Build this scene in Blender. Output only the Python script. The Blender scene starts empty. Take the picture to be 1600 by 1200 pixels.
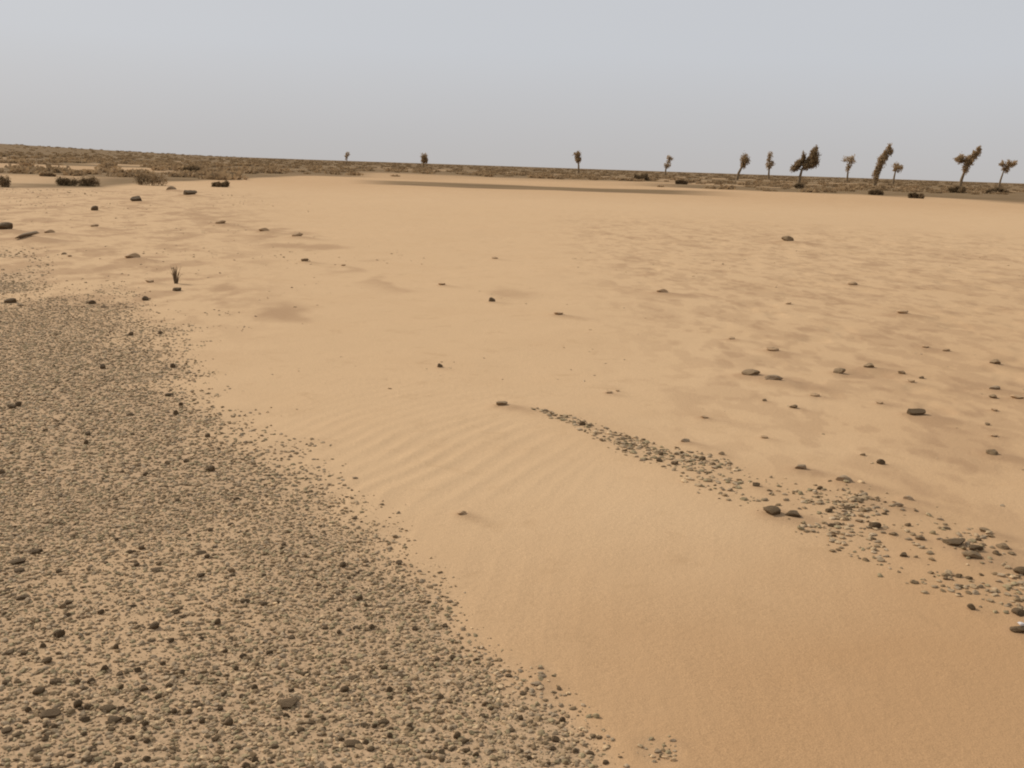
import bpy, math
import numpy as np
from mathutils import Matrix, Vector

# ------------------------------------------------------------------ camera
F = 1650.0                      # focal length in photo pixels (1600 wide)
EYE = 1.6
PITCH = math.atan(340.2 / F)
ROLL = math.atan(0.0335)
scn = bpy.context.scene
COL = scn.collection
fwd = Vector((0, math.cos(PITCH), -math.sin(PITCH)))
r0 = Vector((1, 0, 0)); u0 = r0.cross(fwd)
RT = r0 * math.cos(ROLL) + u0 * math.sin(ROLL)
UP = u0 * math.cos(ROLL) - r0 * math.sin(ROLL)
cam_d = bpy.data.cameras.new('camera')
cam = bpy.data.objects.new('camera', cam_d); COL.objects.link(cam)
cam_d.sensor_width = 36.0; cam_d.lens = 36.0 * F / 1600.0
cam_d.clip_start = 0.05; cam_d.clip_end = 20000
m = Matrix((RT, UP, -fwd)).transposed().to_4x4(); m.translation = (0, 0, EYE)
cam.matrix_world = m
scn.camera = cam

# ------------------------------------------------------------------ light
SUN_EL = math.radians(36); SUN_AZ = math.radians(-62)     # azimuth from +Y, negative = left
sun_d = bpy.data.lights.new('sun', 'SUN'); sun_d.energy = 3.6; sun_d.angle = math.radians(5)
sun_d.color = (1.0, 0.93, 0.83)
sun = bpy.data.objects.new('sun', sun_d); COL.objects.link(sun)
sdir = Vector((math.sin(SUN_AZ) * math.cos(SUN_EL), math.cos(SUN_AZ) * math.cos(SUN_EL), math.sin(SUN_EL)))
sun.rotation_euler = sdir.to_track_quat('Z', 'Y').to_euler()
sun.location = (-30, 10, 40)
wd = bpy.data.worlds.new('World'); scn.world = wd; wd.use_nodes = True
nt = wd.node_tree; nt.nodes.clear()
def N(t, **k):
    n = nt.nodes.new(t)
    for a, b in k.items(): setattr(n, a, b)
    return n
sky = N('ShaderNodeTexSky', sky_type='NISHITA', sun_disc=False, sun_elevation=SUN_EL, sun_rotation=SUN_AZ,
        air_density=1.0, dust_density=6.0, ozone_density=1.0)
tc = N('ShaderNodeTexCoord'); sep = N('ShaderNodeSeparateXYZ')
ramp = N('ShaderNodeValToRGB')                      # high thin overcast: grey, dustier near the horizon
ramp.color_ramp.elements[0].position = 0.0; ramp.color_ramp.elements[0].color = (0.508, 0.492, 0.486, 1)
ramp.color_ramp.elements[1].position = 0.10; ramp.color_ramp.elements[1].color = (0.552, 0.568, 0.600, 1)
noi = N('ShaderNodeTexNoise'); noi.inputs['Scale'].default_value = 2.2; noi.inputs['Detail'].default_value = 3
mp = N('ShaderNodeMapping'); mp.inputs['Scale'].default_value = (1, 1, 4)
mr = N('ShaderNodeMapRange'); mr.inputs['To Min'].default_value = 10.45; mr.inputs['To Max'].default_value = 10.95
vm = N('ShaderNodeVectorMath', operation='SCALE')
mix = N('ShaderNodeMix', data_type='RGBA'); mix.inputs[0].default_value = 0.93
bg = N('ShaderNodeBackground'); bg.inputs['Strength'].default_value = 0.1
out = N('ShaderNodeOutputWorld')
L = nt.links.new
L(tc.outputs['Generated'], sep.inputs[0]); L(sep.outputs['Z'], ramp.inputs[0])
L(tc.outputs['Generated'], mp.inputs[0]); L(mp.outputs[0], noi.inputs['Vector']); L(noi.outputs['Fac'], mr.inputs['Value'])
L(ramp.outputs[0], vm.inputs[0]); L(mr.outputs[0], vm.inputs['Scale'])
L(sky.outputs[0], mix.inputs[6]); L(vm.outputs[0], mix.inputs[7]); L(mix.outputs[2], bg.inputs[0]); L(bg.outputs[0], out.inputs[0])
scn.view_settings.view_transform = 'Standard'; scn.view_settings.look = 'None'
scn.view_settings.exposure = 0.0; scn.view_settings.gamma = 1.0
scn.cycles.max_bounces = 4
scn.cycles.filter_width = 2.0

# ------------------------------------------------------------------ helpers
rng = np.random.default_rng(7)
def _h(ix, iy, s):
    v = np.sin(ix * 127.1 + iy * 311.7 + s * 74.7) * 43758.5453
    return v - np.floor(v)
def vnoise(x, y, s=0):
    ix = np.floor(x); iy = np.floor(y); fx = x - ix; fy = y - iy
    fx = fx * fx * (3 - 2 * fx); fy = fy * fy * (3 - 2 * fy)
    a = _h(ix, iy, s); b = _h(ix + 1, iy, s); c = _h(ix, iy + 1, s); d = _h(ix + 1, iy + 1, s)
    return a + (b - a) * fx + (c - a) * fy + (a - b - c + d) * fx * fy
def fbm(x, y, s=0, o=4):
    v = 0; a = 0.5; t = 0
    for i in range(o):
        v = v + a * vnoise(x * 2**i + i * 17.3, y * 2**i - i * 9.1, s + i); t += a; a *= 0.5
    return v / t
def sst(a, b, x):
    t = np.clip((x - a) / (b - a), 0, 1); return t * t * (3 - 2 * t)

def ground_at(px, py):
    """where the ray of photo point (px, py) meets the plain (z = 0)"""
    d = fwd * F + RT * (px - 800) - UP * (py - 600)
    t = EYE / -d.z
    return d.x * t, d.y * t
def horizon(px): return 246 + 0.0335 * (px - 400)
def at_distance(px, D):
    """point of the plain D metres off in the direction of column px"""
    d = fwd * F + RT * (px - 800) - UP * (horizon(px) - 600)
    k = D / math.hypot(d.x, d.y)
    return d.x * k, d.y * k

# edge of the gravel bed and axis of the stony strip, as lines on the ground
EDGE = np.array([ground_at(*p) for p in [(1090, 1420), (960, 1205), (890, 1115), (810, 1050), (740, 990), (685, 930), (640, 880),
        (590, 840), (515, 790), (475, 740), (425, 700), (350, 648), (315, 600), (296, 560), (270, 500), (150, 440), (-60, 400), (-400, 380)]])
AXIS = np.array([ground_at(*p) for p in [(835, 642), (900, 662), (1000, 703), (1100, 732), (1200, 768), (1300, 790),
        (1400, 835), (1500, 880), (1600, 925), (1800, 1010), (2100, 1100)]])
AXW = np.array([.05, .10, .20, .26, .40, .50, .50, .42, .36, .34, .34])
def seg_dist(P, x, y, W=None):
    best = np.full(x.shape, 1e9); w = np.zeros(x.shape); side = np.zeros(x.shape)
    for i in range(len(P) - 1):
        ax, ay = P[i]; bx, by = P[i + 1]; dx, dy = bx - ax, by - ay
        t = np.clip(((x - ax) * dx + (y - ay) * dy) / (dx * dx + dy * dy), 0, 1)
        d = np.hypot(x - ax - t * dx, y - ay - t * dy)
        c = dx * (y - ay) - dy * (x - ax)
        k = d < best
        best = np.where(k, d, best); side = np.where(k, c, side)
        if W is not None: w = np.where(k, W[i] + (W[i + 1] - W[i]) * t, w)
    return best, side, w
EP = [tuple(p) for p in EDGE]
def in_poly(x, y):
    P = EP + [(-60, EP[-1][1]), (-60, -30), (EP[0][0], -30)]
    c = np.zeros(x.shape, bool); j = len(P) - 1
    for i in range(len(P)):
        xi, yi = P[i]; xj, yj = P[j]
        if yi != yj:
            c ^= ((yi > y) != (yj > y)) & (x < (xj - xi) * (y - yi) / (yj - yi) + xi)
        j = i
    return c
PATCH = [(*ground_at(1030, 1172), .065), (*ground_at(848, 1045), .05), (*ground_at(720, 1000), .10)]
def px_of(x, y): return 800 + F * x / np.maximum(y, 1e-3) + 11
def gravel_amount(x, y):
    d, _, _ = seg_dist(EDGE, x, y)
    s = np.where(in_poly(x, y), d, -d)
    r = np.hypot(x, y)
    s = s + (fbm(x * 2.2, y * 2.2, 5) - 0.5) * (0.22 + 0.12 * np.maximum(r - 3, 0)) * 1.2
    s = s + 0.03
    w = 0.07 + 0.045 * np.maximum(r - 3, 0)
    g = sst(-w, w * 2.2, s)
    g = g * (0.9 + 0.2 * fbm(x * 0.9, y * 0.9, 8)) * (1 - 0.35 * sst(0.60, 0.78, fbm(x * 1.3 + 4, y * 0.8, 12)))
    far = sst(8.0, 12.5, r)
    edge = sst(0, -1.0, px_of(x, y) / 110 - 1.0) * sst(11, 13, r) * (1 - sst(17, 20, r)) * sst(0.4, 0.55, fbm(x * .8, y * .35, 15)) * (y > 0)
    pat = 1 - far * (0.45 + 0.5 * sst(0.40, 0.60, fbm(x * 1.1, y * 0.45, 14)))
    g = np.maximum(np.clip(g, 0, 1) * pat * (1 - sst(13, 17, r)), 0.7 * edge)
    for cx, cy, w in PATCH: g = np.maximum(g, 0.30 * sst(1.3, 0.4, np.hypot(x - cx, (y - cy) * .8) / w))
    return g
def strip_amount(x, y):
    d, _, w = seg_dist(AXIS, x, y, AXW)
    n = fbm(x * 3.5, y * 1.6, 21)
    return sst(1.15, 0.3, d / w) * np.maximum(0.15 + 0.85 * sst(0.38, 0.56, n), 0.85 * sst(1250, 1130, px_of(x, y)))
DRIFT = np.array([ground_at(*p) for p in [(330, 335), (420, 358), (480, 385), (540, 415), (610, 425), (690, 447), (730, 458)]])
DRIFT2 = np.array([ground_at(*p) for p in [(355, 455), (400, 475), (470, 495)]])
def scuff_amount(x, y):
    """patches of coarser brown sand: trampled ground at right, drifts at left"""
    r = np.hypot(x, y); p = px_of(x, y)
    n = sst(0.52, 0.64, fbm(x * 2.4, y * 1.3, 81, 6))
    fine = sst(0.52, 0.64, fbm(x * 6.5, y * 3.6, 83, 4))
    right = sst(0.2, 2.4, x) * sst(4.6, 6.0, r) * (1 - sst(26, 40, r))
    left = sst(520, 250, p) * sst(8, 11, r) * (1 - sst(48, 60, r))
    a = 0.75 * n * np.clip(right * .6 + left, 0, 1) + 0.5 * fine * np.clip(right + left, 0, 1)
    for P, w in ((DRIFT, 1.3), (DRIFT2, .6)):
        d = seg_dist(P, x, y)[0]
        a = a + 0.9 * sst(1.0, 0.2, d / w) * sst(0.42, 0.60, fbm(x * 1.1 + 5, y * 0.6, 85))
    return np.clip(a, 0, 1)
def dark_amount(x, y):
    """dark stony plain in the distance, streaked with sand"""
    p = px_of(x, y); r = np.hypot(x, y)
    n = fbm(x / 9.0, y / 14.0, 31)
    n2 = fbm(x / 26.0 + 3, y / 30.0, 33)
    near = np.interp(p, [-400, 0, 150, 260, 400, 500, 700, 1000, 1200, 1600, 2000], [46, 50, 54, 66, 86, 106, 118, 118, 106, 104, 100])
    near = near * (0.82 + 0.26 * n)
    k = sst(0.98, 1.10, r / near)
    st1 = sst(102, 110, r) * (1 - sst(128, 140, r)) * (1 - sst(230, 330, p))
    st1b = sst(58, 62, r) * (1 - sst(70, 80, r)) * (1 - sst(30, 210, p)) * sst(0.40, 0.55, n2)
    st2 = sst(96, 100, r) * (1 - sst(140, 165, r)) * sst(540, 600, p) * (1 - sst(960, 1080, p))
    line = sst(79, 82, r) * (1 - sst(92, 96, r)) * sst(540, 640, p) * (1 - sst(1000, 1180, p))
    k = k * (1 - 0.85 * st1) * (1 - 0.8 * st1b) * (1 - 0.8 * st2)
    k = k * (1 - 0.65 * sst(0.56, 0.70, n2) * (1 - sst(250, 500, r)))
    k = np.maximum(k, line * 1.3 * (0.55 + 0.7 * n))
    return np.clip(k, 0, 1)
SINGLE = [  # px, py, w, h, tone, label
 (768,470,13,11,'dark','small dark stone alone on the pale sand just left of the centre of the plain'),
 (785,634,26,10,'brown','flat lens shaped brown stone just past the thin upper end of the gravel strip'),
 (687,572,11,9,'dark','tiny dark pebble between the sand ripples and the lens shaped brown stone'),
 (872,491,20,10,'tan','tan wedge shaped stone right of the small dark stone on pale sand'),
 (690,443,15,13,'tan','upright tan stone on the sand left of the small dark centre stone'),
 (536,410,11,16,'tan','narrow upright tan stone beside the flat tan drift mound'),
 (477,406,16,9,'brown','low brown stone left of the narrow upright tan stone'),
 (1174,585,36,12,'brown','long brown slab lying end to end with another, the left one of the pair'),
 (1208,594,34,10,'grey','long grey brown slab lying end to end with another, the right one of the pair'),
 (1312,579,24,11,'brown','brown stone between the two long slabs and the three stone cluster'),
 (1358,572,20,8,'brown','thin brown stone farthest back in the loose row right of the long slabs'),
 (1409,580,14,12,'brown','left stone of the tight three stone cluster on the right'),
 (1424,595,16,9,'tan','middle and nearest stone of the tight three stone cluster on the right'),
 (1440,588,10,9,'brown','right stone of the tight three stone cluster on the right'),
 (1430,647,29,14,'dark','broad blackish stone standing out below the three stone cluster'),
 (1376,723,14,12,'dark','small blackish stone on bare sand just above the gravel strip'),
 (1348,711,10,7,'brown','tiny brown pebble left of the small blackish stone above the strip'),
 (1555,567,19,9,'brown','topmost stone of the loose column near the right edge'),
 (1554,606,19,10,'grey','second stone down of the loose column near the right edge'),
 (1552,620,15,7,'brown','third stone down, close under the second in the right edge column'),
 (1588,622,24,8,'tan','tan flat stone right of the loose column at the right edge'),
 (1554,641,13,7,'tan','fourth stone down of the loose column near the right edge'),
 (1542,664,9,9,'brown','small round fifth stone of the loose column near the right edge'),
 (1552,683,13,8,'tan','sixth stone down of the loose column near the right edge'),
 (1551,711,24,10,'brown','lowest and longest stone of the loose column near the right edge'),
 (1195,624,10,9,'brown','round brown pebble just nearer than the pair of long slabs'),
 (1240,635,15,9,'brown','brown stone nearer and right of the round pebble under the slabs'),
 (1273,615,18,14,'tan','soft tan lump on the sand between the slabs and the blackish stone'),
 (1194,682,14,12,'tan','tan stone above the middle of the gravel strip'),
 (1100,650,16,14,'tan','tan stone with a sand hollow beside it, above the start of the strip'),
 (1375,631,16,7,'tan','thin tan stone left of the broad blackish stone'),
 (1208,804,34,13,'dark','left one of two dark flat stones touching on the near side of the strip'),
 (1238,807,28,15,'dark','right and thicker one of two dark flat stones touching below the strip'),
 (965,608,9,9,'tan','small pointed tan pebble past the start of the gravel strip'),
 (950,612,14,7,'tan','flat tan pebble left of the small pointed one past the strip'),
 (773,400,12,8,'tan','lone faint tan stone far out on the empty middle sand'),
 (1035,457,24,9,'tan','flat tan stone far out on the sand right of the middle'),
 (1142,527,15,10,'tan','tan stone beyond the long slabs, the left one of two'),
 (1207,546,24,8,'tan','flat tan stone beyond the long slabs, the right one of two'),
 (1230,377,22,8,'brown','low brown stone far out beneath the forked dark tree'),
 (1408,490,24,9,'tan','broad tan stone out on the scuffed sand at right'),
 (1446,541,14,8,'tan','left one of two tan stones level with the top of the right edge column'),
 (1478,546,14,8,'tan','right one of two tan stones level with the top of the right edge column'),
 (1332,443,18,11,'tan','tan lump far out on the sand under the curved tree'),
 (1231,474,13,10,'tan','small tan lump halfway out on the sand at right'),
 (149,328,13,12,'dark','small round dark stone on sand in front of the long dark shrub'),
 (215,317,22,8,'dark','thin dark stone on sand in front of the round dark shrub'),
 (268,296,18,11,'grey','grey stone uphill of its longer dark neighbour near the far shrubs'),
 (297,306,22,8,'dark','long dark stone close to the grey one near the far shrubs'),
 (10,359,27,11,'dark','blackish flat stone at the left edge of the sand'),
 (46,373,34,6,'grey','long grey slab pointing away from the blackish stone at left'),
 (78,364,20,10,'tan','tan stone at the far tip of the long grey slab'),
 (148,353,15,8,'tan','tan stone nearer than the small round dark stone'),
 (100,394,10,11,'grey','left one of two small grey stones between slab and gravel'),
 (109,397,9,10,'tan','right one of two small stones between slab and gravel'),
 (208,402,30,12,'tan','broad tan stone on the sandy ground left of the dry tuft'),
 (277,452,15,10,'dark','dark stone at the foot of the dry upright tuft'),
 (235,441,18,7,'tan','flat tan stone left of the dark stone under the tuft'),
 (144,470,12,12,'dark','round dark stone at the far edge of the gravel bed'),
 (163,478,13,6,'grey','thin grey stone touching distance right of the round dark one'),
 (18,469,22,9,'dark','dark stone on the far gravel at the left edge'),
 (31,474,12,8,'brown','brown stone tucked right behind the dark one at left edge'),
 (345,349,20,6,'tan','thin tan stone beside a sandy hump left of the middle'),
 (413,360,22,11,'tan','tan stone on the left sandy hump'),
 (465,369,22,9,'tan','tan stone on the far side right of the sandy hump'),
 (330,727,18,12,'dark','dark wedge stone at the sandy shoulder of the gravel bed'),
 (625,877,15,9,'dark','dark pebble lying just outside the gravel edge on the sand'),
 (722,803,20,9,'tan','faint tan stone half buried in the smooth foreground sand'),
 (1596,900,26,15,'dark','large dark stone cut by the right edge in the strip'),
 (1592,963,24,9,'dark','dark flat stone at the right edge below the large dark one'),
 (1592,990,28,8,'dark','lowest dark flat stone at the right edge of the strip'),
 (1594,979,12,6,'pale','whitish chip between the two lowest dark stones at the right edge'),
 (1517,952,14,12,'dark','round dark stone on the near side of the right end of the strip'),
 (1365,828,22,13,'dark','dark humped stone in the middle of the gravel strip'),
 (1394,840,14,9,'brown','brown stone touching right of the dark humped one in the strip'),
 (1411,869,13,18,'dark','tall narrow dark stone on the near side of the gravel strip'),
 (1477,906,10,15,'brown','narrow upright stone near the right end of the strip'),
 (1490,902,8,11,'tan','small tan stone right beside the narrow upright one in the strip'),
 (1437,847,18,9,'brown','brown flat stone left of the two long dark ones in the strip'),
 (1491,857,36,8,'dark','long thin dark stone in the right part of the gravel strip'),
 (1522,864,24,11,'dark','thick dark stone just right of the long thin one in the strip'),
 (1518,877,34,8,'brown','long brown stone just nearer than the thick dark one in the strip'),
 (1540,834,24,8,'brown','brown bar shaped stone on the far side of the strip near its right end'),
 (1566,858,22,10,'brown','brown stone right of the bar shaped one near the strip end'),
 (1320,753,32,14,'grey','broad grey stone on the far side of the strip, its middle part'),
 (1347,778,20,9,'grey','grey stone in the strip just nearer than the broad grey one'),
 (1340,786,24,8,'brown','brown stone nearest of three beneath the broad grey one'),
 (1252,733,24,12,'grey','grey stone on the far side of the strip above the touching dark pair'),
 (1281,767,11,10,'dark','small dark stone of the strip, right above the touching dark pair'),
 (1300,797,10,9,'brown','small round brown stone of the strip right of the touching dark pair'),
 (1322,814,12,13,'brown','brown blocky stone of the strip left of the dark humped one'),
 (1420,780,20,18,'grey','big rounded grey stone on the far edge of the strip'),
 (1402,792,20,16,'grey','grey stone touching left of the big rounded grey one'),
 (1270,821,0,0,'',''),
 (910,665,12,12,'dark','first dark stone at the thin upper end of the gravel strip'),
 (1033,711,10,14,'dark','dark upright stone in the left third of the gravel strip'),
 (1098,721,13,12,'dark','darkest stone where the gravel strip starts to widen'),
 (1113,728,12,10,'brown','brown stone right of the darkest one where the strip widens'),
 (1181,762,13,13,'dark','dark stone at the near edge of the strip left of its gap'),
 (1127,711,12,9,'brown','brown pebble on the far side of the strip where it widens'),
 (1072,690,20,10,'grey','grey stone set off beyond the strip left of its widening'),
 (1057,711,11,12,'brown','brown pebble in the strip between the dark upright and darkest stones'),
 (545,1192,9,16,'pale','whitish pebble standing in the gravel at the bottom edge'),
 (1052,1157,14,7,'grey','topmost grey stone of the small half buried patch at the bottom'),
 (1028,1172,14,9,'grey','grey stone at the middle of the small half buried patch at the bottom'),
 (845,1040,12,9,'grey','far grey pebble of the three off the gravel edge'),
 (847,1055,18,7,'grey','middle flat grey pebble of the three off the gravel edge'),
 (838,1066,22,8,'grey','nearest grey pebble of the three off the gravel edge'),
]

TAILS = []
for t_ in SINGLE:
    if t_[5] and t_[0] > 380 or t_[1] < 450:
        gx_, gy_ = ground_at(t_[0], t_[1] + .3 * t_[3]); D_ = math.hypot(gx_, gy_)
        if t_[5]: TAILS.append((gx_, gy_, .5 * t_[2] * D_ / F))
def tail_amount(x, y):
    """low mound round each lone stone, drawn out to its right and nearer side"""
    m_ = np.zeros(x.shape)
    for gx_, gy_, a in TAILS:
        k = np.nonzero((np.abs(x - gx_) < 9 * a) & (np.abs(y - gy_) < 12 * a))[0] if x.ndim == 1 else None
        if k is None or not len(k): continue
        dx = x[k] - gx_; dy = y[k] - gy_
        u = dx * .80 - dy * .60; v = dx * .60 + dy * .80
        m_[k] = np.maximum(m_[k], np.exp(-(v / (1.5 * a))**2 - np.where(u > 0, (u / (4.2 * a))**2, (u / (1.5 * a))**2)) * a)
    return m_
def height(x, y):
    r = np.hypot(x, y)
    h = (fbm(x / 3.1, y / 3.1, 41, 3) - 0.5) * 0.05 * sst(0.5, 4, r)
    h = h + (fbm(x / 19., y / 19., 43, 3) - 0.5) * 0.30 * sst(8, 40, r)
    g = gravel_amount(x, y)
    h = h - 0.018 * g
    # wind ripples, crests running away from the camera
    lam = 0.125
    q = np.hypot(x - 4.9, y - 3.3) + 0.16 * (fbm(x * 1.1, y * 0.9, 45, 3) - 0.5)
    ph = q / lam * 2 * math.pi + 2.4 * sst(0.45, 0.55, vnoise(x * 1.3 + 7, y * 1.1, 51)) + 1.5 * fbm(x * 3.1, y * 2.6, 52, 2)
    rip = 1 - np.abs(np.sin(ph / 2))**0.8 * 2
    zone = np.exp(-((x + 0.75 - 0.12 * (y - 6)) / 0.95)**2 - ((y - 6.3) / 1.9)**2) + 0.12 * np.exp(-((x - 0.9) / 1.0)**2 - ((y - 3.6) / 1.3)**2)
    amp = 0.0056 * zone * (0.35 + 0.65 * sst(0.34, 0.58, fbm(x * 1.4 + 9, y * 1.1, 48))) * (1 - g)
    h = h + rip * amp + 0.010 * (fbm(x * 2.3, y * 2.3, 53, 3) - 0.5) * (1 - sst(12, 20, r))
    # scuffed, dimpled sand further right
    s = sst(0.2, 2.5, x - 0.9 + 0 * y) * sst(4.8, 6.5, y) + 0.4 * sst(12, 16, r)
    dim = sst(0.56, 0.78, fbm(x * 2.6, y * 2.2, 49, 3))
    h = h - 0.016 * dim * np.clip(s, 0, 1) * (1 - sst(30, 50, r))
    h = h + 0.012 * sst(1.3, 0.1, seg_dist(AXIS, x, y, AXW)[0] / 0.4)
    h = h + 0.35 * tail_amount(x, y)
    # low rise far off to the left
    p = px_of(x, y)
    h = h + 11.0 * np.where(y > 0, 1 - sst(-250, 520, p), 0) * sst(700, 1500, r)
    return h
def hz(x, y): return float(height(np.array([float(x)]), np.array([float(y)]))[0])

def tag(o, label=None, cat=None, group=None, kind=None):
    if label: o['label'] = label
    if cat: o['category'] = cat
    if group: o['group'] = group
    if kind: o['kind'] = kind
    return o
def link(o, parent=None):
    COL.objects.link(o)
    if parent: o.parent = parent
    return o
def np_mesh(name, V, FC, mat, col=None, smooth=False):
    """mesh from vertex array and (n,k) face array"""
    me = bpy.data.meshes.new(name)
    V = np.asarray(V, np.float32); FC = np.asarray(FC, np.int32); k = FC.shape[1]
    me.vertices.add(len(V)); me.vertices.foreach_set('co', V.ravel())
    me.loops.add(FC.size); me.loops.foreach_set('vertex_index', FC.ravel())
    me.polygons.add(len(FC)); me.polygons.foreach_set('loop_start', np.arange(0, FC.size, k, dtype=np.int32))
    me.update(calc_edges=True)
    if col is not None:
        at = me.color_attributes.new('tint', 'FLOAT_COLOR', 'POINT')
        c = np.ones((len(V), 4), np.float32); c[:, :3] = col; at.data.foreach_set('color', c.ravel())
    me.polygons.foreach_set('use_smooth', np.full(len(FC), smooth))
    me.materials.append(mat); me.validate(); return me

# ------------------------------------------------------------------ materials
def new_mat(name, rough=0.95):
    ma = bpy.data.materials.new(name); ma.use_nodes = True
    n = ma.node_tree; b = n.nodes['Principled BSDF']
    b.inputs['Roughness'].default_value = rough; b.inputs['Specular IOR Level'].default_value = 0.15
    return ma, n, b
def mixc(n, fac, a, b, mode='MIX'):
    x = n.nodes.new('ShaderNodeMix'); x.data_type = 'RGBA'; x.blend_type = mode
    for i, v in ((0, fac), (6, a), (7, b)):
        if hasattr(v, 'is_output'): n.links.new(v, x.inputs[i])
        elif i == 0: x.inputs[0].default_value = v
        else: x.inputs[i].default_value = (*v, 1)
    return x.outputs[2]
def noise(n, scale, detail=4, rough=0.55, vec=None, dist=0):
    x = n.nodes.new('ShaderNodeTexNoise'); x.inputs['Scale'].default_value = scale
    x.inputs['Detail'].default_value = detail; x.inputs['Roughness'].default_value = rough; x.inputs['Distortion'].default_value = dist
    if vec: n.links.new(vec, x.inputs['Vector'])
    return x.outputs['Fac']
def rng_map(n, v, a, b, c=0.0, d=1.0):
    x = n.nodes.new('ShaderNodeMapRange'); n.links.new(v, x.inputs['Value'])
    for k, q in (('From Min', a), ('From Max', b), ('To Min', c), ('To Max', d)): x.inputs[k].default_value = q
    return x.outputs[0]
def math_n(n, op, a, b):
    x = n.nodes.new('ShaderNodeMath'); x.operation = op; x.use_clamp = op != 'MULTIPLY' and False
    for i, v in ((0, a), (1, b)):
        if hasattr(v, 'is_output'): n.links.new(v, x.inputs[i])
        else: x.inputs[i].default_value = v
    return x.outputs[0]
def attr(n, name, o='Fac'):
    x = n.nodes.new('ShaderNodeAttribute'); x.attribute_name = name; return x.outputs[o]

SAND_PALE = (0.500, 0.337, 0.192); SAND_RED = (0.395, 0.238, 0.120)
mg, n, b = new_mat('desert_ground', 1.0)
b.inputs['Specular IOR Level'].default_value = 0.05
pos = n.nodes.new('ShaderNodeTexCoord').outputs['Object']
sc = attr(n, 'scuff'); rd = attr(n, 'red'); gr = attr(n, 'gravel'); dk = attr(n, 'dark')
big = noise(n, 0.8, 5, 0.6, pos)
redf = math_n(n, 'ADD', rd, rng_map(n, big, 0.3, 0.7, -0.12, 0.12)); 
cl = n.nodes.new('ShaderNodeClamp'); n.links.new(redf, cl.inputs[0])
c = mixc(n, cl.outputs[0], SAND_PALE, SAND_RED)
mott = rng_map(n, noise(n, 3.4, 6, 0.65, pos, 0.6), 0.56, 0.74)
mott = math_n(n, 'MULTIPLY', mott, 0.34)
c = mixc(n, mott, c, (0.33, 0.205, 0.105))
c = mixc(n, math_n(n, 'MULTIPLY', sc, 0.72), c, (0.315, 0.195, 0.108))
grain = rng_map(n, noise(n, 260, 2, 0.5, pos), 0.25, 0.75, 0.80, 1.20)
c2 = n.nodes.new('ShaderNodeVectorMath'); c2.operation = 'SCALE'; n.links.new(c, c2.inputs[0]); n.links.new(grain, c2.inputs['Scale'])
gfl = mixc(n, rng_map(n, noise(n, 55, 4, 0.6, pos), 0.35, 0.65), (0.32, 0.22, 0.13), (0.46, 0.31, 0.185))
c = mixc(n, gr, c2.outputs[0], gfl)
dcol = mixc(n, rng_map(n, noise(n, 0.11, 6, 0.7, pos), 0.35, 0.7), (0.15, 0.098, 0.050), (0.22, 0.145, 0.075))
c = mixc(n, dk, c, dcol)
n.links.new(c, b.inputs['Base Color'])
bm = n.nodes.new('ShaderNodeBump'); bm.inputs['Strength'].default_value = 0.35; bm.inputs['Distance'].default_value = 0.012
hh = math_n(n, 'ADD', noise(n, 34, 5, 0.6, pos), math_n(n, 'MULTIPLY', noise(n, 170, 3, 0.6, pos), 0.35))
n.links.new(hh, bm.inputs['Height']); n.links.new(bm.outputs[0], b.inputs['Normal'])

ms, n, b = new_mat('stone', 0.85)
pos = n.nodes.new('ShaderNodeTexCoord').outputs['Object']
t = attr(n, 'tint', 'Color')
sp = rng_map(n, noise(n, 120, 4, 0.6, pos), 0.3, 0.7, 0.72, 1.25)
v = n.nodes.new('ShaderNodeVectorMath'); v.operation = 'SCALE'; n.links.new(t, v.inputs[0]); n.links.new(sp, v.inputs['Scale'])
dust = rng_map(n, noise(n, 38, 3, 0.5, pos), 0.52, 0.70, 0, 0.42)
n.links.new(mixc(n, dust, v.outputs[0], (0.38, 0.26, 0.15)), b.inputs['Base Color'])
bm = n.nodes.new('ShaderNodeBump'); bm.inputs['Strength'].default_value = 0.5; bm.inputs['Distance'].default_value = 0.004
n.links.new(noise(n, 150, 4, 0.6, pos), bm.inputs['Height']); n.links.new(bm.outputs[0], b.inputs['Normal'])

mf, n, b = new_mat('dusty_foliage', 0.9)
pos = n.nodes.new('ShaderNodeTexCoord').outputs['Object']
n.links.new(mixc(n, rng_map(n, noise(n, 0.9, 4, 0.6, pos), 0.35, 0.65), attr(n, 'tint', 'Color'), (0.36, 0.25, 0.14)), b.inputs['Base Color'])
tr = n.nodes.new('ShaderNodeBsdfTranslucent'); mx = n.nodes.new('ShaderNodeMixShader'); mx.inputs[0].default_value = 0.42
n.links.new(b.inputs['Base Color'].links[0].from_socket, tr.inputs[0])
n.links.new(b.outputs[0], mx.inputs[1]); n.links.new(tr.outputs[0], mx.inputs[2]); n.links.new(mx.outputs[0], n.nodes['Material Output'].inputs[0])
mb, n, b = new_mat('bark', 0.9)
pos = n.nodes.new('ShaderNodeTexCoord').outputs['Object']
n.links.new(mixc(n, noise(n, 6, 4, 0.6, pos), (0.15, 0.105, 0.06), (0.25, 0.18, 0.11)), b.inputs['Base Color'])

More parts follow.
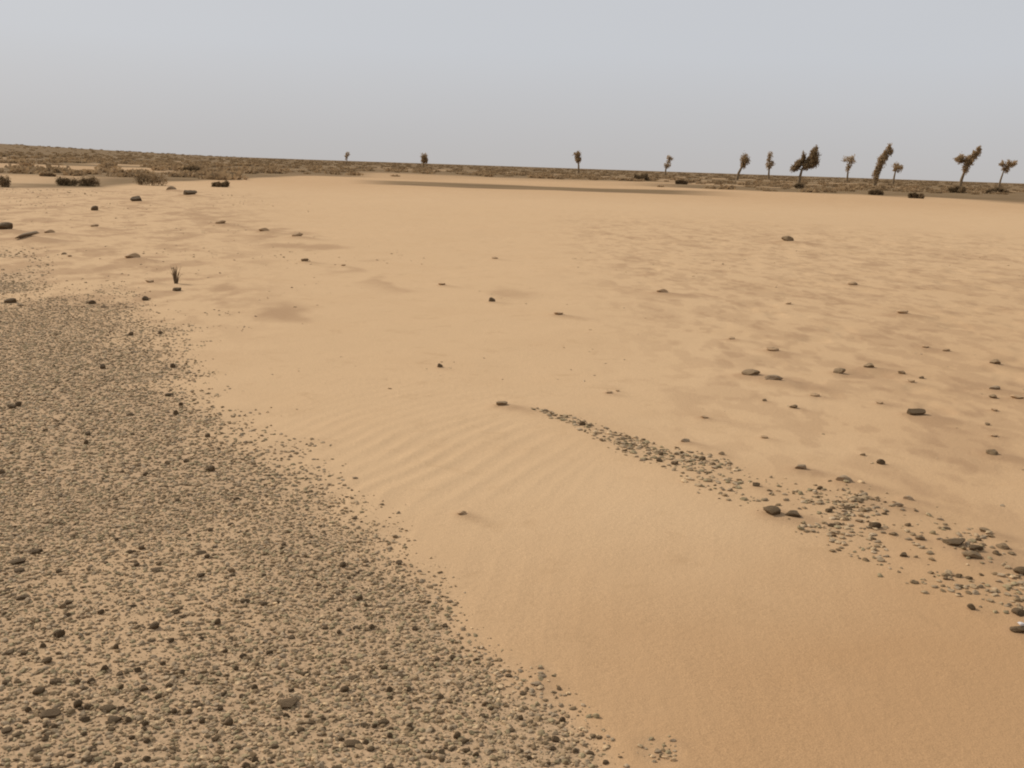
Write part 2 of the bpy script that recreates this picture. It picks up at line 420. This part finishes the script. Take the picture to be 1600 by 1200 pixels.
# ------------------------------------------------------------------ ground: one sheet out to the horizon
def build_ground():
    rr = [0.0]; r = 0.35
    while r < 9000:
        rr.append(r); r *= 1.0078 if r < 400 else 1.03
    rr = np.array(rr[1:])
    front = np.linspace(math.radians(-37), math.radians(37), 760)
    back = np.linspace(math.radians(37), math.radians(323), 90)[1:-1]
    th = np.concatenate([front, back]); nth = len(th)
    R, T = np.meshgrid(rr, th, indexing='ij')
    X = R * np.sin(T); Y = R * np.cos(T)
    X = np.concatenate([[0.0], X.ravel()]); Y = np.concatenate([[0.0], Y.ravel()])
    Z = height(X, Y); 
    nr = len(rr)
    idx = 1 + np.arange(nr * nth).reshape(nr, nth)
    A = idx[:-1, :]; B = idx[1:, :]
    q = np.stack([A, np.roll(A, -1, 1), np.roll(B, -1, 1), B], -1).reshape(-1, 4)[:, ::-1]
    me = np_mesh('ground', np.stack([X, Y, Z], 1), q, mg, smooth=True)
    # hub under the camera
    g = gravel_amount(X, Y); s = strip_amount(X, Y)
    p = px_of(X, Y); rad = np.hypot(X, Y)
    red = 0.95 * sst(5.2, 2.8, rad) * sst(-1.3, 1.6, X + 0.5) + 0.35 * sst(0.10, 0.50, X / np.maximum(Y, .1)) * sst(30, 6, rad)
    d, sd, w = seg_dist(AXIS, X, Y, AXW)
    tl = np.clip(tail_amount(X, Y) / (0.004 + 0.0045 * rad), 0, 1)  # browner tone round each lone stone, drawn out to its right and nearer side
    red = red + 0.5 * sst(0.25, 0.5, X / np.maximum(Y, .1)) * sst(4.0, 2.6, rad) * (Y > 0)
    red = red + 0.22 * np.exp(-(d / (w + .15))**2) + 0.35 * sst(10, 0, np.abs(rad - 85) / 4) * 0 + 0.45 * sst(45, 85, rad)
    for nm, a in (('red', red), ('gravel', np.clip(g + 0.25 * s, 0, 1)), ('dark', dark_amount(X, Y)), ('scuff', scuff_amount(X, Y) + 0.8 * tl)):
        at = me.attributes.new(nm, 'FLOAT', 'POINT'); at.data.foreach_set('value', np.clip(a, 0, 1).astype(np.float32))
    o = link(bpy.data.objects.new('ground', me))
    tag(o, 'flat sandy desert ground reaching to the horizon', 'ground', kind='structure')
build_ground()

# ------------------------------------------------------------------ stones
def ico(sub):
    p = (1 + 5**.5) / 2
    V = [(-1,p,0),(1,p,0),(-1,-p,0),(1,-p,0),(0,-1,p),(0,1,p),(0,-1,-p),(0,1,-p),(p,0,-1),(p,0,1),(-p,0,-1),(-p,0,1)]
    V = [Vector(v).normalized() for v in V]
    Fc = [(0,11,5),(0,5,1),(0,1,7),(0,7,10),(0,10,11),(1,5,9),(5,11,4),(11,10,2),(10,7,6),(7,1,8),
          (3,9,4),(3,4,2),(3,2,6),(3,6,8),(3,8,9),(4,9,5),(2,4,11),(6,2,10),(8,6,7),(9,8,1)]
    for _ in range(sub):
        c = {}; nf = []
        def mid(a, b):
            k = (min(a, b), max(a, b))
            if k not in c: c[k] = len(V); V.append((V[a] + V[b]).normalized())
            return c[k]
        for a, b_, d in Fc:
            x, y, z = mid(a, b_), mid(b_, d), mid(d, a)
            nf += [(a, x, z), (b_, y, x), (d, z, y), (x, y, z)]
        Fc = nf
    return np.array([tuple(v) for v in V]), np.array(Fc)
def stone_variant(sub, r, planes=9):
    V, Fc = ico(sub); V = V.copy()
    for _ in range(planes):
        nrm = r.normal(size=3); nrm /= np.linalg.norm(nrm); d = r.uniform(0.52, 0.86)
        k = np.maximum(V @ nrm - d, 0); V -= k[:, None] * nrm
    V += r.normal(scale=0.018, size=V.shape)
    V *= np.array([1, r.uniform(.62, .95), r.uniform(.36, .62)])
    V /= np.abs(V[:, 0]).max()
    return V, Fc
PALETTE = np.array([(0.33, 0.232, 0.132), (0.25, 0.190, 0.104), (0.39, 0.275, 0.160), (0.20, 0.135, 0.072), (0.31, 0.226, 0.140),
                    (0.44, 0.305, 0.170), (0.11, 0.070, 0.035), (0.25, 0.180, 0.108)])
def merge_stones(x, y, s, prob, sub, seed, sink=0.35):
    """thousands of small stones as one mesh; s = half length of each"""
    r = np.random.default_rng(seed); nv = 22
    var = [stone_variant(sub, r) for _ in range(nv)]
    z = height(x, y); VV = []; FF = []; CC = []; base = 0
    pick = r.integers(0, nv, len(x)); ci = r.choice(len(PALETTE), len(x), p=prob)
    for k in range(nv):
        i = np.nonzero(pick == k)[0]
        if not len(i): continue
        V, Fc = var[k]; a = r.uniform(0, 6.283, len(i)); ti = r.normal(0, 0.22, len(i)); zs = r.uniform(0.7, 1.15, len(i))
        P = V[None] * s[i][:, None, None]; P[:, :, 2] *= zs[:, None]
        X = P[:, :, 0] * np.cos(ti)[:, None] + P[:, :, 2] * np.sin(ti)[:, None]; Z = -P[:, :, 0] * np.sin(ti)[:, None] + P[:, :, 2] * np.cos(ti)[:, None]
        Y = P[:, :, 1]; ca = np.cos(a)[:, None]; sa = np.sin(a)[:, None]
        X, Y = X * ca - Y * sa, X * sa + Y * ca
        hgt = 0.6 * s[i]
        W = np.stack([X + x[i][:, None], Y + y[i][:, None], Z + (z[i] + hgt * (1 - 2 * sink))[:, None]], -1)
        VV.append(W.reshape(-1, 3)); nvtx = V.shape[0]
        FF.append((Fc[None] + (base + np.arange(len(i)) * nvtx)[:, None, None]).reshape(-1, 3)); base += len(i) * nvtx
        c = PALETTE[ci[i]] * r.uniform(0.82, 1.32, (len(i), 1)); CC.append(np.repeat(c, nvtx, 0))
    return np.concatenate(VV), np.concatenate(FF), np.concatenate(CC)
def join(parts):
    V = []; Fc = []; C = []; b0 = 0
    for v, f, c in parts: V.append(v); Fc.append(f + b0); C.append(c); b0 += len(v)
    return np.concatenate(V), np.concatenate(Fc), np.concatenate(C)
def scatter(x0, x1, y0, y1, per_m2, amount):
    k = int((x1 - x0) * (y1 - y0) * per_m2)
    x = rng.uniform(x0, x1, k); y = rng.uniform(y0, y1, k)
    keep = rng.uniform(0, 1, k) < amount(x, y)
    return x[keep], y[keep]
def sizes(k, lo, hi, p=2.2): return lo + (hi - lo) * rng.uniform(0, 1, k)**p

P_MIX = [.20, .17, .15, .14, .14, .09, .03, .08]
parts = []
x, y = scatter(-4.2, 1.6, 1.0, 5.0, 8200, gravel_amount)
parts.append(merge_stones(x, y, sizes(len(x), 0.0026, 0.0125, 3.0), P_MIX, 1, 1))
x, y = scatter(-4.2, 1.6, 1.0, 6.0, 420, lambda x, y: gravel_amount(x, y) * sst(0.38, 0.62, fbm(x * 2.4, y * 2.4, 91)))
parts.append(merge_stones(x, y, sizes(len(x), 0.007, 0.0145, 1.5), [.08, .22, .04, .32, .08, .0, .10, .16], 1, 6, 0.42))
x, y = scatter(-8.5, 0.6, 5.0, 13, 2600, gravel_amount)
parts.append(merge_stones(x, y, sizes(len(x), 0.0050, 0.016, 2.0), P_MIX, 0, 2))
x, y = scatter(-18, -1, 13, 21, 420, gravel_amount)
parts.append(merge_stones(x, y, sizes(len(x), 0.008, 0.026), P_MIX, 0, 3))
V, Fc, C = join(parts)
o = link(bpy.data.objects.new('gravel', np_mesh('gravel', V, Fc, ms, C)))
tag(o, 'bed of small grey brown gravel lying left of the smooth sand', 'gravel', kind='stuff')

x, y = scatter(-1, 7, 2.0, 8.0, 1250, strip_amount)
V, Fc, C = merge_stones(x, y, sizes(len(x), 0.005, 0.021, 1.5), [.2, .2, .1, .15, .15, .05, .05, .1], 1, 4)
o = link(bpy.data.objects.new('gravel', np_mesh('gravel_strip', V, Fc, ms, C)))
tag(o, 'narrow diagonal strip of fine gravel crossing the sand on the right', 'gravel', kind='stuff')

def sparse(x, y):
    r = np.hypot(x, y)
    return (1 - gravel_amount(x, y)) * sst(0.50, 0.78, fbm(x * 0.8, y * 0.35, 61)) * (0.25 + 0.75 * sst(4, 9, r))
def sparse_left(x, y):
    return sst(0.42, 0.66, fbm(x * 0.6, y * 0.25, 63)) * sst(560, 200, px_of(x, y))
p1 = scatter(-6, 12, 2, 24, 9, sparse); p2 = scatter(-26, -2, 9, 45, 9.0, sparse_left)
x = np.concatenate([p1[0], p2[0]]); y = np.concatenate([p1[1], p2[1]])
s = sizes(len(x), 0.004, 0.016, 2.5) * (1 + np.maximum(np.hypot(x, y) - 8, 0) * 0.05)
V, Fc, C = merge_stones(x, y, s, [.2, .1, .25, .05, .15, .2, .0, .05], 1, 5, 0.45)
o = link(bpy.data.objects.new('grit', np_mesh('grit', V, Fc, ms, C)))
tag(o, 'sparse tan grit scattered thinly over the open sand', 'grit', kind='stuff')

# single stones ------------------------------------------------------
sr = np.random.default_rng(99)
DARK = np.array((0.095, 0.062, 0.032)); BROWN = np.array((0.21, 0.142, 0.078)); TAN = np.array((0.41, 0.270, 0.150)); GREY = np.array((0.29, 0.21, 0.132)); PALE = np.array((0.62, 0.58, 0.55))
PROTO = {}
for tone, c in (('dark', DARK), ('brown', BROWN), ('tan', TAN), ('grey', GREY), ('pale', PALE)):
    PROTO[tone] = []
    for k in range(12 if tone in ('dark', 'brown') else 6):
        V, Fc = stone_variant(2, sr, 12)
        V = V.copy(); V[:, 0] /= np.abs(V[:, 0]).max(); V[:, 1] /= np.abs(V[:, 1]).max(); V[:, 2] /= np.abs(V[:, 2]).max()
        PROTO[tone].append(np_mesh('stone', V, Fc, ms, np.repeat((c * sr.uniform(.85, 1.15))[None], len(V), 0)))
def put_stone(px, py, wp, hp, tone, label, group=None, name='stone', cat='stone', rot=None, sink=0.3):
    """(px,py): photo point of the stone, wp x hp its apparent size in photo pixels"""
    gx, gy = ground_at(px, py + 0.30 * hp)
    D = math.sqrt(gx * gx + gy * gy + EYE * EYE); mpp = D / F
    a = 0.5 * wp * mpp * ({'tan': .8, 'brown': .85, 'grey': .85}.get(tone, .92) if name == 'stone' else 1)    # half length
    el = math.asin(EYE / D)
    # apparent height = depth foreshortened + thickness
    dep = min(a * sr.uniform(.7, 1.0), 2.5 * a); th = max((0.5 * hp * mpp - dep * math.sin(el)) / math.cos(el), 0.32 * min(a, dep))
    th = min(th, {'tan': .28, 'brown': .38, 'grey': .32}.get(tone, .55) * a) if name == 'stone' else min(th, .9 * a)
    if name == 'stone' and tone == 'grey': dep = .6 * dep
    me = PROTO[tone][sr.integers(len(PROTO[tone]))]
    o = bpy.data.objects.new(name, me)
    o.scale = (a, dep, th / (1 - sink))
    az = math.atan2(gx, gy)
    o.rotation_euler = (sr.uniform(-.12, .12), sr.uniform(-.12, .12), -az + (rot if rot is not None else sr.uniform(-.25, .25)))
    o.location = (gx, gy, hz(gx, gy) + th * (1 - 2 * sink) / (1 - sink) * 0.75)
    link(o); tag(o, label, cat, group)
    return o

for s_ in SINGLE:
    if not s_[5]: continue
    o = put_stone(*s_)
    if s_[5].startswith('long grey slab'):
        k_ = o.scale[0]; o.scale = (2.2 * k_, .38 * k_, .22 * k_); o.rotation_euler[2] += 1.2

G_STRIP = 'stones of the gravel strip'
k = 0
while k < 45:
    px = sr.uniform(860, 1600); py = sr.uniform(650, 980)
    gx, gy = ground_at(px, py)
    if sr.uniform() > strip_amount(np.array([gx]), np.array([gy]))[0]: continue
    w_ = sr.uniform(8, 15)
    put_stone(px, py, w_, w_ * sr.uniform(.5, .8), sr.choice(['brown', 'grey', 'dark', 'grey']), 'small brownish stone among the others of the diagonal gravel strip', G_STRIP); k += 1

PEB = '''86,1058,21,13;62,1072,20,15;122,1090,13,20;137,1095,14,12;170,1095,27,15;189,1096,10,17;178,1115,22,9;78,1107,28,9;93,984,15,15;75,1026,13,13;242,972,15,14
164,1038,13,15;224,1066,14,13;248,1079,12,12;215,1040,10,13;265,1061,13,10;285,1042,11,11;266,994,12,10;182,1002,9,18;341,965,11,13;275,949,14,10;382,932,14,10
36,925,21,9;10,915,14,8;105,934,12,10;157,950,11,10;105,953,10,8;15,1010,15,12;9,1058,15,10;142,1056,12,12;121,1058,10,10;132,1069,12,9;190,1066,8,11;186,1045,11,9
29,1137,17,12;11,1131,15,12;72,1134,11,10;71,1144,11,10;56,1161,17,9;130,1137,11,9;137,1175,17,16;92,1187,17,11;70,1190,18,10;109,1170,13,8;185,1185,11,13
316,1116,11,12;359,1118,14,16;336,1144,12,11;364,1161,11,9;398,1065,11,12;398,1177,10,11;384,1186,12,12;357,1196,21,10;349,1074,11,10;381,1079,11,9;345,1097,10,11
310,1092,16,7;272,1102,9,12;229,1147,10,10;206,1142,10,9;226,1121,10,9;175,1129,13,8;229,1174,12,12;131,1111,15,10;200,1115,9,13;44,1100,9,14;379,1015,11,11
369,1034,8,11;362,990,10,8;314,991,9,8;307,1057,12,8;551,1149,25,14;599,1117,20,14;640,1124,13,17;580,1159,14,12;609,1188,14,13;526,1188,17,10;715,1140,13,14
726,1147,14,12;729,1162,13,12;744,1169,11,11;689,1166,11,12;672,1164,9,9;800,1130,14,9;815,1111,9,15;868,1145,13,12;899,1164,11,11;922,1170,13,12;946,1186,11,10
879,1117,10,12;864,1160,11,9;539,1066,14,13;609,1066,10,13;640,1066,9,13;629,1044,16,8;601,1032,13,10;552,1047,14,8;665,1028,12,8;683,1019,12,8;581,971,9,12
530,978,8,13;556,973,10,9;561,926,12,11;536,875,11,12;517,927,10,8;569,1121,12,11;755,1108,13,10;768,1096,9,10;817,1076,13,8;796,1049,13,8;504,1111,10,12
609,1139,9,12;524,1159,11,8;609,1079,10,9;530,944,9,8;28,871,25,9;30,884,15,8;55,855,20,9;245,884,17,10;203,858,12,8;221,851,9,12;313,858,17,7;444,845,9,8
383,932,13,10;413,936,12,9;273,949,12,9;90,983,12,13;313,893,14,10;450,1088,34,12;475,1042,14,9;378,1078,12,10;361,814,11,8;19,631,13,10;270,569,8,9;161,570,9,10
264,614,13,7;203,642,12,7;325,678,10,8;275,640,9,12;135,685,8,12;227,467,10,8;250,517,8,8;205,519,9,7;455,985,12,9;497,905,10,9;420,1010,12,10;470,1130,13,11;430,1155,14,10'''
pts = [tuple(float(q) for q in t.split(',')) for t in PEB.replace('\n', ';').split(';')]
LAB = 'dark brown pebble embedded in the grey brown gravel bed at left'; GRP = 'dark pebbles of the gravel bed'
for p in pts:
    put_stone(*p, 'dark', LAB, GRP, name='pebble', cat='pebble', sink=0.25)
k = len(pts)
while k < 255:
    px = sr.uniform(0, 960); py = sr.uniform(620, 1195)
    gx, gy = ground_at(px, py)
    if sr.uniform() > gravel_amount(np.array([gx]), np.array([gy]))[0] * ((py - 350) / 850): continue
    w_ = sr.uniform(7, 10) + (py - 620) / 575 * sr.uniform(0, 4)
    put_stone(px, py, w_, w_ * sr.uniform(.6, 1.0), sr.choice(['dark', 'dark', 'brown']), LAB, GRP, name='pebble', cat='pebble', sink=0.25); k += 1

# ------------------------------------------------------------------ plants
def tube(pts, rad, n=7):
    V = []; Fc = []
    for i, p in enumerate(pts):
        a = pts[max(i - 1, 0)]; b_ = pts[min(i + 1, len(pts) - 1)]; t_ = (Vector(b_) - Vector(a)).normalized()
        u = t_.cross(Vector((0.3, 1, 0.1))).normalized(); w = t_.cross(u)
        for j in range(n):
            q = 2 * math.pi * j / n
            V.append(tuple(Vector(p) + (u * math.cos(q) + w * math.sin(q)) * rad[i]))
    for i in range(len(pts) - 1):
        for j in range(n):
            a = i * n + j; b_ = i * n + (j + 1) % n
            Fc += [(a, b_, b_ + n), (a, b_ + n, a + n)]
    return np.array(V), np.array(Fc)
def leaves(r, blobs, count, size, tint):
    """small leaf-spray triangles spread through ellipsoids (cx, cy, cz, rx, ry, rz)"""
    vol = np.array([b[3] * b[4] * b[5] for b in blobs])**(0.7); vol /= vol.sum()
    V = []; C = []
    for b, f in zip(blobs, vol):
        k = max(int(count * f), 6)
        nc = max(5, k // 26); cd = r.normal(size=(nc, 3)); cd /= np.linalg.norm(cd, axis=1)[:, None]; cd *= (r.uniform(0.15, 1, (nc, 1))**0.5)
        w = r.integers(0, nc, k)
        p = cd[w] + r.normal(scale=0.26, size=(k, 3))
        p = p * np.array(b[3:6]) + np.array(b[:3])
        a = r.normal(size=(k, 3)); a /= np.linalg.norm(a, axis=1)[:, None]
        c = np.cross(a, r.normal(size=(k, 3))); c /= np.linalg.norm(c, axis=1)[:, None]
        s = size * r.uniform(.6, 1.4, (k, 1))
        V.append(np.stack([p - a * s * .5 - c * s * .22, p - a * s * .5 + c * s * .22, p + a * s * .8], 1).reshape(-1, 3))
        tt = np.array(tint) * r.uniform(.7, 1.35, (nc, 1))[w]
        C.append(np.repeat(tt, 3, 0))
    V = np.concatenate(V); C = np.concatenate(C)
    return V, np.arange(len(V)).reshape(-1, 3), C
def make_tree(px, D, trunk, blobs, label, seed, count=900, tint=(0.33, 0.23, 0.125), thick=1.6, name='tree'):
    """trunk and crown laid out in photo pixels at distance D and turned into metres"""
    r = np.random.default_rng(seed); s = D / F
    x, y = at_distance(px, D); z = hz(x, y)
    root = bpy.data.objects.new(name, None); root.empty_display_size = 1
    root.location = (x, y, z); root.rotation_euler = (0, 0, -math.atan2(x, y)); link(root)
    tag(root, label, 'tree', 'scattered trees on the horizon')
    T = [(a * s, r.normal() * 0.12 * (i > 0), b_ * s) for i, (a, b_) in enumerate(trunk)]
    T[0] = (T[0][0], 0, -0.2)
    nT = len(T); rad = [thick * s * (1.25 - 0.75 * i / (nT - 1)) for i in range(nT)]
    PV = [(*tube(T, rad),)]
    B = []
    for (a, b_, rx, ry) in blobs:
        cy = r.normal() * 0.25 * rx * s
        B.append((a * s, cy, b_ * s, 0.98 * rx * s, 0.95 * rx * s, 1.06 * ry * s))
        # limb from the nearest lower trunk point into the blob
        c = Vector((a * s, cy, b_ * s)); best = min(T, key=lambda q: (Vector(q) - c).length + (2 if q[2] > c.z else 0))
        for _ in range(3):
            e = c + Vector((r.normal() * rx * s * .4, r.normal() * rx * s * .4, r.uniform(0, .6) * ry * s)); st = Vector(best)
            mid = st.lerp(e, .5) + Vector((r.normal(), r.normal(), -abs(r.normal()))) * 0.06 * (e - st).length
            PV.append(tube([tuple(st), tuple(mid), tuple(e)], [thick * s * .5, thick * s * .36, thick * s * .15], 5))
    V = []; Fc = []; b0 = 0
    for v, f in PV: V.append(v); Fc.append(f + b0); b0 += len(v)
    link(bpy.data.objects.new('trunk', np_mesh('trunk', np.concatenate(V), np.concatenate(Fc), mb, smooth=True)), root)
    V, Fc, C = leaves(r, B, count, 2.4 * s, tint)
    link(bpy.data.objects.new('crown', np_mesh('crown', V, Fc, mf, C)), root)
def TR(px, D, trunk, blobs, label, seed, **k):
    """trunk / blobs given as photo points (x, y); base row follows from the distance"""
    hb = horizon(px) + EYE * F / D
    k['count'] = int(k.get('count', 500) * 1.7)
    make_tree(px, D, [(a - px, hb - b_) for a, b_ in trunk], [(a - px, hb - b_, rx, ry) for a, b_, rx, ry in blobs], label, seed, **k)
PALE_F = (0.46, 0.35, 0.23); MID_F = (0.44, 0.31, 0.175); DARK_F = (0.23, 0.155, 0.08)
TR(541, 420, [(541,256),(542,250),(542,244)], [(542,245,3,4),(543,241,3,3)], 'tiny faint twiggy tree, farthest left on the horizon', 1, count=90, tint=PALE_F, thick=.7)
TR(662, 330, [(661,262),(662,255),(663,250)], [(663,247,5,6.5)], 'small tree with an egg shaped crown on a short thin stem', 2, count=420, thick=.8)
TR(903, 300, [(904,271),(904,260),(903,252),(902,246)], [(902,244,5,6),(903,250,4,4)], 'small straight tree with a compact knob crown at mid horizon', 3, count=480, thick=1.4)
TR(1040, 380, [(1040,274),(1040,265),(1042,256),(1044,248)], [(1042,257,4,6),(1044,249,5,5)], 'faint slender tree standing alone right of the middle of the horizon', 4, count=200, tint=PALE_F, thick=1.1)
TR(1153, 290, [(1152,280),(1154,270),(1158,261),(1161,254),(1162,249)], [(1162,250,6.5,7),(1159,257,4,5)], 'tree leaning right with a round knob crown', 5, count=620, thick=1.8)
TR(1200, 360, [(1201,279),(1201,268),(1201,256),(1200,246)], [(1201,259,5,7),(1200,247,4.5,6)], 'pale upright tree with a narrow two lobed crown', 6, count=330, tint=PALE_F, thick=1.3)
TR(1251, 190, [(1249,290),(1250,277),(1252,266),(1254,260)], [(1241,263,5,4.5),(1247,257,6,5),(1252,249,3.5,7),(1259,260,7,5),(1266,254,8,7),(1268,245,6,9),(1269,236,2.8,6)],
   'biggest dark tree with two crowns, a low left one and a tall pointed right one', 7, count=3600, tint=DARK_F, thick=2.0)
TR(1324, 360, [(1324,283),(1324,270),(1324,260),(1325,254)], [(1324,262,4,6),(1325,252,8,5)], 'pale small tree with a flat spreading top left of the curved tree', 8, count=330, tint=PALE_F, thick=1.2)
TR(1368, 185, [(1367,296),(1368,280),(1370,266),(1374,254),(1379,245),(1384,236)], [(1368,277,4,9),(1370,266,4,8),(1374,255,5,8),(1379,246,4.5,7),(1384,238,3.8,6)],
   'tall narrow tree curving to the right like a bent finger', 9, count=2000, tint=MID_F, thick=2.4)
TR(1397, 330, [(1396,286),(1397,275),(1398,267),(1401,260)], [(1401,261,7,5),(1398,268,4,4)], 'short tree with a small slanted crown just right of the curved tree', 10, count=380, tint=MID_F, thick=1.2)
TR(1501, 200, [(1500,295),(1502,280),(1505,268),(1508,257)], [(1506,262,4.5,7),(1510,254,5.5,6),(1515,247,4.5,6),(1520,240,3.5,6),(1498,252,6,5)],
   'forked tree with a long right leaning crown and a thin left tuft', 11, count=1700, tint=MID_F, thick=2.1)
TR(1562, 330, [(1561,291),(1563,280),(1565,270),(1568,264)], [(1568,266,5,5),(1575,259,6.5,5),(1563,258,4,4)], 'small tree with a V shaped crown, farthest right on the horizon', 12, count=520, tint=MID_F, thick=1.2)

def make_shrub(px, py, w, h, label, seed, tint=(.085, .057, .028)):
    r = np.random.default_rng(seed); D = EYE * F / (py - horizon(px)); s = D / F
    x, y = at_distance(px, D)
    root = bpy.data.objects.new('shrub', None); root.location = (x, y, hz(x, y)); root.rotation_euler = (0, 0, -math.atan2(x, y)); link(root)
    tag(root, label, 'shrub', 'dark shrubs at the far edge of the sand')
    W = w * s / 2; H = h * s; k = max(2, int(round(w / h * 1.2)))
    B = []; PV = []
    for i in range(k):
        cx = -W * .72 + 1.44 * W * (i + .5) / k; hh_ = H * r.uniform(.75, 1.0) * (1 - .25 * abs(cx) / W)
        B.append((cx, r.normal() * .15 * W, hh_ * .48, max(W * 1.05 / k, .3 * H), max(W * .9 / k, .4 * H), hh_ * .52))
    for i in range(7):
        b_ = B[i % k]; e = (b_[0] + r.normal() * b_[3] * .5, b_[1] + r.normal() * b_[4] * .5, b_[2] * 1.5)
        PV.append(tube([(b_[0] * .5, b_[1] * .5, -.05), (b_[0] * .85, b_[1], b_[2] * .6), e], [.022, .015, .006], 5))
    V = []; Fc = []; b0 = 0
    for v, f in PV: V.append(v); Fc.append(f + b0); b0 += len(v)
    link(bpy.data.objects.new('stem', np_mesh('stem', np.concatenate(V), np.concatenate(Fc), mb)), root)
    V, Fc, C = leaves(r, B, int(700 * k), 1.9 * s, tint)
    link(bpy.data.objects.new('foliage', np_mesh('foliage', V, Fc, mf, C)), root)
make_shrub(102, 282, 36, 13, 'left half of the long dark shrub clump at the far edge of the sand', 21)
make_shrub(136, 283, 36, 17, 'right and taller half of the long dark shrub clump at left', 22)
make_shrub(236, 283, 54, 23, 'big round dark shrub, the tallest one left of the thin stone', 23)
make_shrub(298, 268, 26, 15, 'compact dark shrub standing behind the big round one', 24)
make_shrub(344, 287, 32, 9, 'low flat dark shrub, the nearest of those at left', 25)
make_shrub(2, 283, 16, 20, 'dark shrub cut by the left edge of the view', 26)
make_shrub(72, 270, 26, 7, 'thin low dark shrub behind the long clump', 27, MID_F)
make_shrub(1434, 307, 26, 8, 'low dark shrub between the curved tree and the forked tree', 28)
make_shrub(1371, 303, 24, 9, 'dark shrub in front of the foot of the curved tree', 29)
make_shrub(1003, 282, 28, 12, 'dark shrub alone at the middle right of the far plain', 30)
make_shrub(1066, 288, 22, 7, 'low dark shrub right of the lone one on the far plain', 31)
make_shrub(1497, 300, 28, 11, 'dark shrub at the foot of the forked tree', 32, (.12, .08, .04))
make_shrub(1250, 293, 14, 9, 'small dark shrub at the foot of the biggest tree', 33)
make_shrub(1560, 301, 36, 8, 'wide low dark shrub under the farthest right tree', 34)

# dry upright tuft by the gravel
gx, gy = ground_at(275, 443); r = np.random.default_rng(5)
root = bpy.data.objects.new('dry_plant', None); root.location = (gx, gy, hz(gx, gy)); link(root)
tag(root, 'small dry grey upright tuft on sand beyond the gravel bed', 'plant')
s = math.hypot(gx, gy) / F; PV = []
for i in range(42):
    a = r.uniform(0, 6.28); sp_ = r.uniform(0, 8) * s; h_ = r.uniform(14, 28) * s
    PV.append(tube([(math.cos(a) * sp_ * .3, math.sin(a) * sp_ * .3, -.01), (math.cos(a) * sp_ * .6, math.sin(a) * sp_ * .6, h_ * .6), (math.cos(a) * sp_ * 1.2, math.sin(a) * sp_ * 1.2, h_)], [.004, .003, .0012], 4))
V = []; Fc = []; b0 = 0
for v, f in PV: V.append(v); Fc.append(f + b0); b0 += len(v)
V = np.concatenate(V)
link(bpy.data.objects.new('stalks', np_mesh('stalks', V, np.concatenate(Fc), mf, np.repeat(np.array([[.20, .15, .10]]), len(V), 0))), root)

# far scrub: nobody could count it
def scrub():
    k = 7000
    th = rng.uniform(math.radians(-40), math.radians(40), k); rr = np.exp(rng.uniform(math.log(50), math.log(1900), k))
    x = rr * np.sin(th); y = rr * np.cos(th)
    keep = rng.uniform(0, 1, k) < dark_amount(x, y)**1.5 * sst(0.35, 0.6, fbm(x / 20, y / 20, 71) + 0.1 * (rr > 200)) * (rr > 78) * (1 - (rr < 100) * (px_of(x, y) > 480) * (px_of(x, y) < 1150))
    x, y, rr = x[keep], y[keep], rr[keep]; z = height(x, y)
    Vs = []; Cs = []
    for i in range(len(x)):
        w = rng.uniform(.4, 1.1) * (1 + rr[i] / 900); h = w * rng.uniform(.14, .30)
        nl = 46
        p = rng.normal(size=(nl, 3)); p /= np.linalg.norm(p, axis=1)[:, None]; p *= rng.uniform(.3, 1, (nl, 1))
        p = p * (w, w, h * .55) + (x[i], y[i], z[i] + h * .45)
        a = rng.normal(size=(nl, 3)); a /= np.linalg.norm(a, axis=1)[:, None]; c = np.cross(a, rng.normal(size=(nl, 3))); c /= np.linalg.norm(c, axis=1)[:, None]
        s = w * .28
        Vs.append(np.stack([p - a * s - c * s * .5, p - a * s + c * s * .5, p + a * s], 1).reshape(-1, 3))
        Cs.append(np.repeat(np.array([[.275, .175, .090]]) * rng.uniform(.75, 1.25) * (.72 if rr[i] > 260 else 1), nl * 3, 0))
    V = np.concatenate(Vs); C = np.concatenate(Cs)
    o = link(bpy.data.objects.new('scrub', np_mesh('scrub', V, np.arange(len(V)).reshape(-1, 3), mf, C)))
    tag(o, 'low brown scrub covering the distant plain under the horizon', 'scrub', kind='stuff')
scrub()
